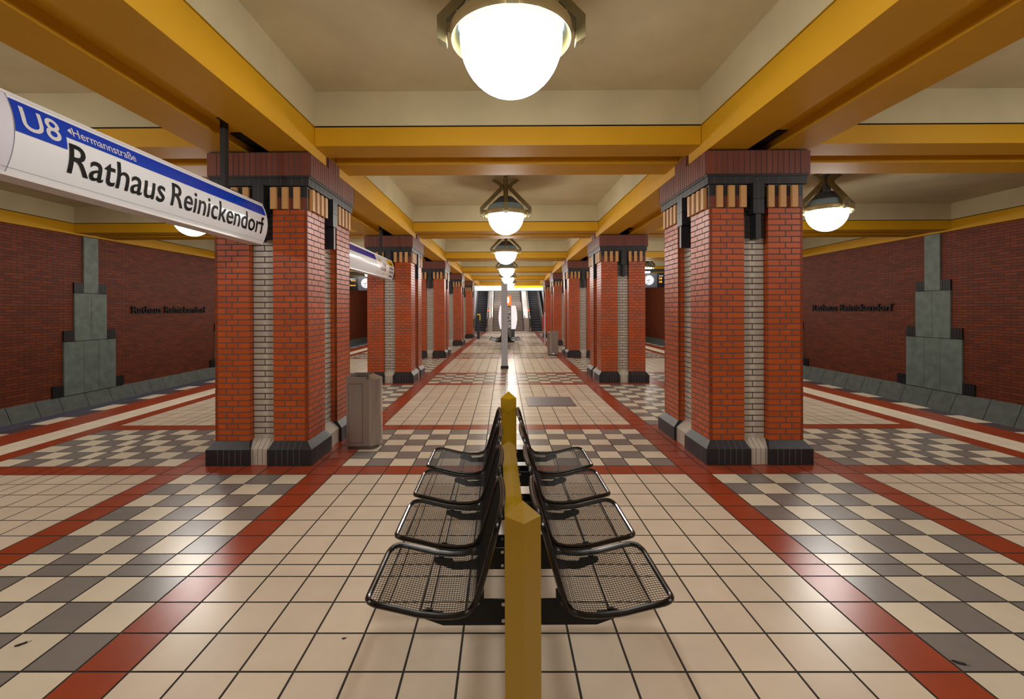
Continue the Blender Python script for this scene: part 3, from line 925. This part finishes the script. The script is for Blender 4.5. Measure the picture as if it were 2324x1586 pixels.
# ------------------------------------------------------------------ hanging station signs
ZB_, ZT_ = 2.335, 2.735
def sign_x(z):
    v = (z-(ZB_+ZT_)/2)/((ZT_-ZB_)/2)
    return .060+.052*(1-v*v)
def sign_body(t, y0, y1, mats='sign_white', name='panel', ex=0.):
    mb = MB(); n = 14
    zs = [ZB_+(ZT_-ZB_)*k/n for k in range(n+1)]
    pr = [(sign_x(z)+ex, z) for z in zs]+[(-sign_x(z)-ex, z) for z in zs[::-1]]
    mb.prism([(x, y0, z) for x, z in pr], (0, y1-y0, 0), 0)
    return mb.build(name, [mats], t, smooth=True)
def patch(mb, y0, y1, z0, z1, m, off=.0022):
    n = 6
    for k in range(n):
        a = z0+(z1-z0)*k/n; b = z0+(z1-z0)*(k+1)/n
        mb.quad((sign_x(a)+off, y0, a), (sign_x(a)+off, y1, a), (sign_x(b)+off, y1, b), (sign_x(b)+off, y0, b), m)
def on_sign(off): return lambda u, v, w: (sign_x(v)+off, u, v)
def make_sign(label, loc, kind):
    t = thing('hanging_sign', label, 'sign', loc, 0, 'curved hanging signs under the left beam')
    if kind == 1: ya, yb = -5.05, .135
    else: ya, yb = -5.0, .135
    if kind == 1:
        sign_body(t, ya, -2.352, 'sign_lilac', 'end_panel'); sign_body(t, -2.346, yb, 'sign_white', 'panel')
    else:
        sign_body(t, ya, yb, 'sign_white', 'panel')
    # aluminium frame: top and bottom rails and end cap
    for (z0, z1, x) in ((ZT_-.004, ZT_+.010, .066), (ZB_-.012, ZB_+.004, .066)):
        b = MB(); b.box(-x, x, ya, yb+.004, z0, z1, 0); b.build('frame_rail', ['sign_frame'], t)
    sign_body(t, yb, yb+.008, 'sign_frame', 'end_cap', .004)
    # hangers
    for y in (-.30, -3.1):
        b = MB(); b.box(-.090, -.042, y-.03, y+.03, ZT_+.012, ZS+.10, 0); b.box(-.10, .05, y-.06, y+.06, ZT_+.01, ZT_+.03, 0); b.box(-.111, -.021, y-.045, y+.045, ZS+.09, ZS+.10, 0)
        b.build('hanger', ['iron'], t)
    if kind == 1:
        b = MB(); patch(b, -2.346, yb-.012, 2.617, 2.712, 0); patch(b, -2.346, -2.068, 2.545, 2.617, 0)
        b.build('line_stripe', ['sign_blue'], t)
        b = MB(); add_text(b, 'U8', on_sign(.004), -2.31, -2.10, 2.572, 2.692, 0, bold=.012, slices=4)
        b.build('line_number', ['sign_frame'], t)
        b = MB(); add_text(b, 'Hermannstraße', on_sign(.004), -2.02, -1.562, 2.637, 2.689, 0, bold=.006, slices=2)
        f = on_sign(.004); b.poly([f(-2.052, 2.66, 0), f(-2.026, 2.642, 0), f(-2.026, 2.68, 0)], 0)
        b.build('destination_text', ['sign_frame'], t)
        b = MB(); add_text(b, 'Rathaus', on_sign(.004), -2.057, -1.313, 2.424, 2.597, 0, bold=.007, slices=6); b.build('station_name', ['sign_black'], t)
        b = MB(); add_text(b, 'Reinickendorf', on_sign(.004), -1.245, .075, 2.424, 2.597, 0, bold=.007, slices=6); b.build('station_name', ['sign_black'], t)
        b = MB(); patch(b, ya, yb-.01, 2.362, 2.3635, 0, .001); b.build('panel_seam', ['info_grey'], t)
    else:
        b = MB(); patch(b, -4.9, -1.30, 2.61, 2.715, 0); b.build('line_stripe', ['sign_violet'], t)
        b = MB(); patch(b, -1.26, yb-.01, ZB_+.03, 2.715, 0, .0012); b.build('info_field', ['sign_frame'], t)
        b = MB(); add_text(b, 'Ausgang', on_sign(.004), -1.22, -.92, 2.62, 2.69, 0, bold=.02, slices=2); b.build('faded_exit_text', ['sign_pale_yellow'], t)
        b = MB(); patch(b, -.42, yb-.03, 2.60, 2.715, 0); b.build('exit_stripe', ['sign_yellow'], t)
        for body, u0, u1, v0, v1 in (('Ausgang', -.30, .0, 2.625, 2.675), ('X33', -.80, -.68, 2.545, 2.61), ('122, 221', -.93, -.68, 2.455, 2.515),
                                     ('Eichborndamm', -.30, .08, 2.525, 2.575), ('Taldorfer Weg', -.28, .09, 2.445, 2.495), ('Rathaus', -.20, .07, 2.365, 2.41)):
            b = MB(); add_text(b, body, on_sign(.0045), u0, u1, v0, v1, 0, bold=.01, slices=2); b.build('info_text', ['sign_black'], t)
        b = MB(); patch(b, -.64, -.58, 2.53, 2.60, 0); patch(b, -.64, -.58, 2.44, 2.51, 0); b.build('bus_symbol', ['sign_red'], t)
        b = MB(); patch(b, -.70, -.62, 2.375, 2.415, 0); b.build('ferry_symbol', ['sign_yellow'], t)
    return t
make_sign('long curved white and blue hanging sign reading U8 and Rathaus Reinickendorf', (-2.598, 0, 0), 1)
make_sign('farther curved hanging sign with yellow exit field, between first and second left columns', (-2.598+bend(P), P, 0), 2)

# ------------------------------------------------------------------ departure displays with clocks
def make_display(side, label, label_c):
    s = -1 if side == 'left' else 1
    y = 12.13
    xc = 5.05+(.05 if s > 0 else -.02); z0, z1 = (2.37, 2.86) if s < 0 else (2.44, 2.94)
    t = thing('departure_display', label, 'display', (s*xc+bend(y), y, 0), 0, 'departure displays')
    hx = 2.1
    b = MB(); b.box(s*.29, s*hx, -.12, .12, z0, z1, 0); b.build('case', ['screen'], t)
    b = MB(); b.box(s*.30, s*(hx-.02), -.122, -.12, z0+.03, z1-.03, 0); b.build('screen', ['screen'], t)
    b = MB()
    fn = lambda u, v, w: (u, -.126, v)
    zc = (z0+z1)/2; k = 1
    if s > 0:
        add_text(b, 'Linie', fn, .36, .50, z1-.115, z1-.075, 0, bold=.01); b.build('heading', ['led_white'], t); b = MB(); add_text(b, 'Ziel', fn, .58, .70, z1-.115, z1-.075, 0, bold=.01)
    else:
        add_text(b, 'Abfahrt', fn, -.66, -.38, z1-.115, z1-.065, 0, bold=.01)
    b.build('heading', ['led_white'], t)
    lines = [(bd, u0, u1, zz+d0, zz+d1) for zz in (z1-.20, z1-.32) for bd, u0, u1, d0, d1 in (('U8', .36, .46, -.02, .05), ('Wittenau', .58, 1.05, .012, .06), ('Kurzzug', .58, 1.0, -.045, 0))] if s > 0 else \
        [('in   6min', -.68, -.37, z1-.17, z1-.125), ('in 16min', -.68, -.37, z1-.34, z1-.295)]
    for bd, u0, u1, v0, v1 in lines:
        b = MB(); add_text(b, bd, fn, u0, u1, v0, v1, 0, bold=.02); b.build('led_text', ['amber'], t)
    for xx in (.75, 1.65):
        b = MB(); b.tube([(s*xx, 0, z1), (s*(xx+.15), .0, z1+.2), (s*xx, 0, ZT+.05)], .03, 8, 0); b.build('bracket', ['iron'], t)
    b = MB(); b.tube([(-s*.25, 0, z1+.12), (s*1.9, 0, z1+.12)], .045, 10, 0); b.build('carrier_tube', ['iron'], t)
    b = MB(); b.tube([(s*.1, 0, z1), (s*.1, 0, z1+.12)], .02, 8, 0); b.build('strut', ['iron'], t)
    # clock module
    b = MB(); b.box(-s*.25, s*.283, -.13, .13, z0-.01, z1+.005, 0); cs = b.build('clock_case', ['case_blue'], t)
    n = 40; b = MB(); cz = zc; R = .175
    b.poly([(R*math.cos(2*PI*k/n), -.1315, cz+R*math.sin(2*PI*k/n)) for k in range(n)][::1], 0)
    b.build('clock_face', ['clock_face'], cs)
    b = MB()
    for k in range(12):
        a = 2*PI*k/12; r0, r1 = .135, .16; w = .006
        c_, s_ = math.sin(a), math.cos(a)
        b.quad(*[(c_*r+s_*q, -.133, cz+s_*r-c_*q) for r, q in ((r0, -w), (r0, w), (r1, w), (r1, -w))], 0)
    b.build('dial_marks', ['rubber'], cs)
    for ang, L_, w in ((2*PI*(8.57/12), .10, .007), (2*PI*(34/60), .145, .005)):
        b = MB()
        c_, s_ = math.sin(ang), math.cos(ang)
        b.quad(*[(c_*r+s_*q, -.1335, cz+s_*r-c_*q) for r, q in ((-.03, -w), (-.03, w), (L_, w), (L_, -w))], 0)
        b.build('clock_hand', ['rubber'], cs)
    return t
make_display('left', 'dark departure display with lit round clock hanging over the left platform', '')
make_display('right', 'dark departure display with lit round clock hanging over the right platform', '')

# ------------------------------------------------------------------ objects down the middle
t = thing('steel_post', 'square grey steel post on a dark foot in the middle of the hall', 'post', (.0, 8.47, 0))
b = MB(); b.box(-.088, .088, -.088, .088, .07, 2.38, 0); b.build('shaft', ['pole_grey'], t)
b = MB(); b.frustum((-.11, .11, -.11, .11, 0), (-.11, .11, -.11, .11, .06), 0); b.frustum((-.11, .11, -.11, .11, .06), (-.095, .095, -.095, .095, .075), 0); b.build('foot', ['iron'], t)
# emergency pillar
t = thing('emergency_pillar', 'grey emergency call pillar with SOS letters and lit orange head', 'emergency pillar', (.165, 19.1, 0))
b = MB(); b.box(-.225, .225, -.12, .12, 0, 1.86, 0); b.build('pillar_body', ['info_grey'], t)
b = MB(); b.box(-.22, .22, -.12, .12, 1.86, 2.36, 0); b.build('lamp_head', ['orange_lit'], t)
b = MB(); b.poly([(.045+.085*math.cos(2*PI*k/24), -.122, 2.14+.16*math.sin(2*PI*k/24)) for k in range(24)], 0); b.build('lamp_lens', ['orange_core'], t)
b = MB(); fn = lambda u, v, w: (u, -.124, v)
for ch, zz in (('S', 1.48), ('O', 1.12), ('S', .76)):
    add_text(b, ch, fn, -.05, .21, zz, zz+.27, 0, bold=.03)
b.build('sos_letters', ['sign_frame'], t)
# white information stand behind it
t = thing('information_stand', 'white rounded information cabinet on grey legs behind the emergency pillar', 'information stand', (.235, 20.1, 0))
b = MB(); n = 12
pts = []
for k in range(n+1):
    v = -1+2*k/n; pts.append((.40+.09*(1-v*v), .63+.62*(v+1)))
prof = pts+[(-x, z) for x, z in pts[::-1]]
b.prism([(x, -.18, z) for x, z in prof], (0, .36, 0), 0); b.build('cabinet', ['white_panel'], t, smooth=True)
for q in (-1, 1):
    b = MB(); b.box(q*.10, q*.36, -.1, .1, 0, .64, 0); b.build('leg', ['info_dark'], t)
b = MB(); b.poly([(.49, -.05, 1.10), (.54, -.05, 1.10), (.50, -.05, 1.2)], 0); b.poly([(.49, -.04, 1.10), (.50, -.04, 1.2), (.54, -.04, 1.10)], 0); b.build('flag', ['bright_yellow'], t)
# ticket validator
t = thing('ticket_validator', 'slim navy ticket validator with yellow top bracket near the left escalator', 'ticket validator', (-1.41, 21.8, 0))
b = MB(); b.box(-.085, .065, -.07, .07, 0, 1.36, 0); b.build('post', ['navy'], t)
b = MB(); b.box(-.09, .10, -.075, .075, 1.36, 1.41, 0); b.box(.066, .10, -.075, .075, 1.05, 1.36, 0); b.build('yellow_bracket', ['bright_yellow'], t)
b = MB(); b.box(.066, .10, -.06, .06, .93, 1.05, 0); b.build('slot_unit', ['navy'], t)
# red board on a thin steel post
t = thing('notice_post', 'thin grey post carrying a red board beside the far right columns', 'notice post', (1.96, 17.45, 0))
b = MB(); b.box(-.03, .03, -.03, .03, 0, 1.52, 0); b.build('post', ['pole_grey'], t)
b = MB(); b.box(-.10, .09, .031, .06, .69, 1.40, 0); b.build('board', ['red_enamel'], t)

# ------------------------------------------------------------------ far end: lit fascia, stairs, escalators
YS = 31.15
t = thing('lit_fascia_sign', 'long lit white fascia sign with yellow strip above the far stairs', 'sign', (.58, 28.5, 0))
b = MB(); b.box(-2.6, 2.6, 0, .18, 3.03, 3.36, 0); b.build('light_box', ['fascia_lit'], t)
b = MB(); b.box(.2, 2.6, -.004, 0, 3.21, 3.36, 0); b.build('yellow_strip', ['fascia_yellow'], t)
b = MB(); fn = lambda u, v, w: (u, -.004, v)
for a in (-1.75, -1.6, -1.45, -1.3, -.6, -.45, -.3):
    b = MB(); b.box(a, a+.08, -.004, 0, 3.30, 3.36, 0); b.build('yellow_symbol', ['fascia_yellow'], t)
b = MB(); b.box(-2.6, 2.6, -.01, .19, 2.99, 3.03, 0); b.build('lower_edge', ['teal'], t)
b = MB(); b.box(-2.7, 2.7, 0, .18, 3.36, 3.45, 0); b.build('upper_edge', ['yellow'], t)
# stairs
def stairs():
    t = thing('staircase', 'wide stone staircase between the two far escalators', 'staircase', (.395, YS+.1, 0))
    x0, x1 = -1.17, 1.17; N = 28; r, g = .163, .30; y = 0; z = 0
    for k in range(N):
        b = MB(); b.box(x0, x1, y, y+g+.02, 0 if k < 1 else z-r*.5, z+r-.012, 0); b.box(x0, x1, y-.012, y+.045, z+r-.03, z+r, 1)
        b.build('step', ['stair_stone', 'stair_nose'], t)
        z += r; y += g
        if k == 13: 
            b = MB(); b.box(x0, x1, y, y+1.2, z-.2, z-.003, 0); b.build('landing', ['stair_stone'], t); y += 1.2
stairs()
def escalator(xc, label, side):
    t = thing('escalator', label, 'escalator', (xc, YS, 0), 0, 'escalators at the far end')
    hw = .42; N = 26; r, g = .2, .36
    b = MB(); b.box(-hw, hw, -1.0, 0.0, -.01, .006, 0); b.build('comb_plate', ['steel'], t)
    for k in range(N):
        b = MB(); y = k*g+.1; z = k*r
        b.box(-hw, hw, y, y+g, z-.05, z+r-.02, 0); b.box(-hw, hw, y-.006, y+.04, z+r-.045, z+r-.015, 1)
        b.build('step', ['step_dark', 'step_edge'], t)
    for q in (-1, 1):
        # balustrade: steel side following the slope with rounded newel
        b = MB(); x = q*(hw+.02); w = q*.10
        Lx = N*g; Lz = N*r
        pts = [(-.9, 0), (-.95, .35), (-.92, .75), (-.75, .95), (-.3, 1.0), (.1, 1.05), (Lx, Lz+1.05), (Lx, Lz-.3), (.3, 0)]
        b.prism([(x, y, z) for y, z in pts], (w, 0, 0), 0); b.build('balustrade', ['steel'], t)
        b = MB(); path = [(x+w/2, y, z) for y, z in [(-.85, .28), (-1.0, .42), (-1.02, .70), (-.92, .95), (-.72, 1.06), (-.3, 1.09), (.1, 1.12), (Lx, Lz+1.12)]]
        b.tube(path, .04, 8, 0); b.build('handrail', ['rubber'], t)
    return t
XE0, XE1 = -1.72, 2.56
escalator(XE0, 'left escalator with dark steps at the far end of the hall', -1)
escalator(XE1, 'right escalator with dark steps at the far end of the hall', 1)
# steel cheek between stairs and escalators
for (xa, xb, side) in ((-1.16, -.80, 'left'), (1.60, 1.98, 'right')):
    t = thing('stair_balustrade', 'inclined brushed steel balustrade between the stairs and the %s escalator' % side, 'balustrade', (0, YS, 0), 0, 'steel stair balustrades')
    b = MB(); b.prism([(xa, y, z) for y, z in [(-.6, 0), (-.6, 1.0), (0, 1.05), (9.2, 6.1), (9.2, 4.8), (.4, 0)]], (xb-xa, 0, 0), 0); b.build('cheek', ['steel'], t)
    b = MB(); xm = xb-.06 if side == 'left' else xa+.06
    b.tube([(xm, -.45, .95), (xm, -.45, 1.18), (xm, 0, 1.28), (xm, 9.2, 6.35)], .03, 8, 0); b.build('handrail', ['steel'], t)
    b = MB(); xl = xa+.05 if side == 'left' else xb-.05
    b.box(xl-.05, xl+.05, -.66, -.6, 1.0, 1.75, 0); b.build('signal_post', ['steel_dark'], t)
    b = MB(); b.box(xl-.05, xl+.05, -.68, -.6, 1.55, 1.68, 0); b.build('signal_light', ['orange_lit'], t)
# enclosure of the stairwell
mb = MB(); mb.box(-7.5, -2.35, YS, YS+.2, -.2, 4.1, 0); struct(mb.build('wall_stair_left', ['brick']))
mb = MB(); mb.box(3.5, 8.6, YS, YS+.2, -.2, 4.1, 0); struct(mb.build('wall_stair_right', ['brick']))
mb = MB(); mb.box(-2.4, -2.2, YS+.2, 46, -.2, 9, 0); mb.box(3.35, 3.55, YS+.2, 46, -.2, 9, 0); struct(mb.build('wall_stairwell', ['pole_grey']))
mb = MB(); mb.box(-11, 12, Yn(5)+.56, YS+.2, 4.0, 4.3, 0); struct(mb.build('ceiling', ['cream']))
mb = MB(); mb.prism([(-2.3, YS-.1, 4.1), (-2.3, 46, 12.5), (-2.3, 46, 12.8), (-2.3, YS-.1, 4.4)], (5.8, 0, 0), 0); struct(mb.build('ceiling', ['cream']))
mb = MB(); mb.box(-2.2, 3.4, 41, 46, 4.6, 4.8, 0); struct(mb.build('floor', ['stair_stone']))
# daylight-white luminaires in the stairwell ceiling
for k, (yy, zz) in enumerate(((33.5, 5.0), (37.0, 7.0))):
    b = MB(); b.box(-.2, 1.4, yy, yy+.16, zz, zz+.08, 0)
    tag(b.build('strip_light', ['fascia_lit']), ['lower strip light over the far stairs', 'upper strip light over the far stairs'][k], 'light', 'strip lights over the stairs')
for (yy, zz, e) in ((33.5, 4.9, 230), (37.0, 6.9, 230)):
    ld = bpy.data.lights.new('stair_light', 'AREA'); ld.energy = e; ld.shape = 'RECTANGLE'; ld.size = 2.5; ld.size_y = .5; ld.color = (1, .97, .94)
    lo = bpy.data.objects.new('stair_light', ld); C.objects.link(lo); lo.location = (.55, yy+.08, zz-.02)

# ------------------------------------------------------------------ litter on the floor
def scrap(x, y, rz, L_, label):
    b = MB(); pts = []
    for k in range(10):
        a = 2*PI*k/10; r = (1 if k % 2 else .72)
        pts.append((L_*.5*math.cos(a)*r, L_*.18*math.sin(a)*r, .003+.004*abs(math.cos(a))))
    b.poly(pts, 0); b.poly([(p[0], p[1], .0006) for p in pts[::-1]], 0)
    for k in range(10):
        b.quad(pts[k], pts[(k+1) % 10], (*pts[(k+1) % 10][:2], .0006), (*pts[k][:2], .0006), 0)
    b.tube([(L_*.4, 0, .002), (L_*.75, .003, .002)], .001, 4, 0)
    o = b.build('dry_leaf', ['leaf'], loc=(x, y, 0)); o.rotation_euler = (0, 0, rz)
    tag(o, label, 'leaf')
scrap(-2.44, -2.37, .75, .05, 'dark dry leaf on a pale tile at the lower left')
scrap(2.05, -2.49, -.5, .055, 'dark dry leaf on the right red tile strip')
scrap(-.86, -2.33, .3, .02, 'tiny dark crumb on the beige floor left of the bench')
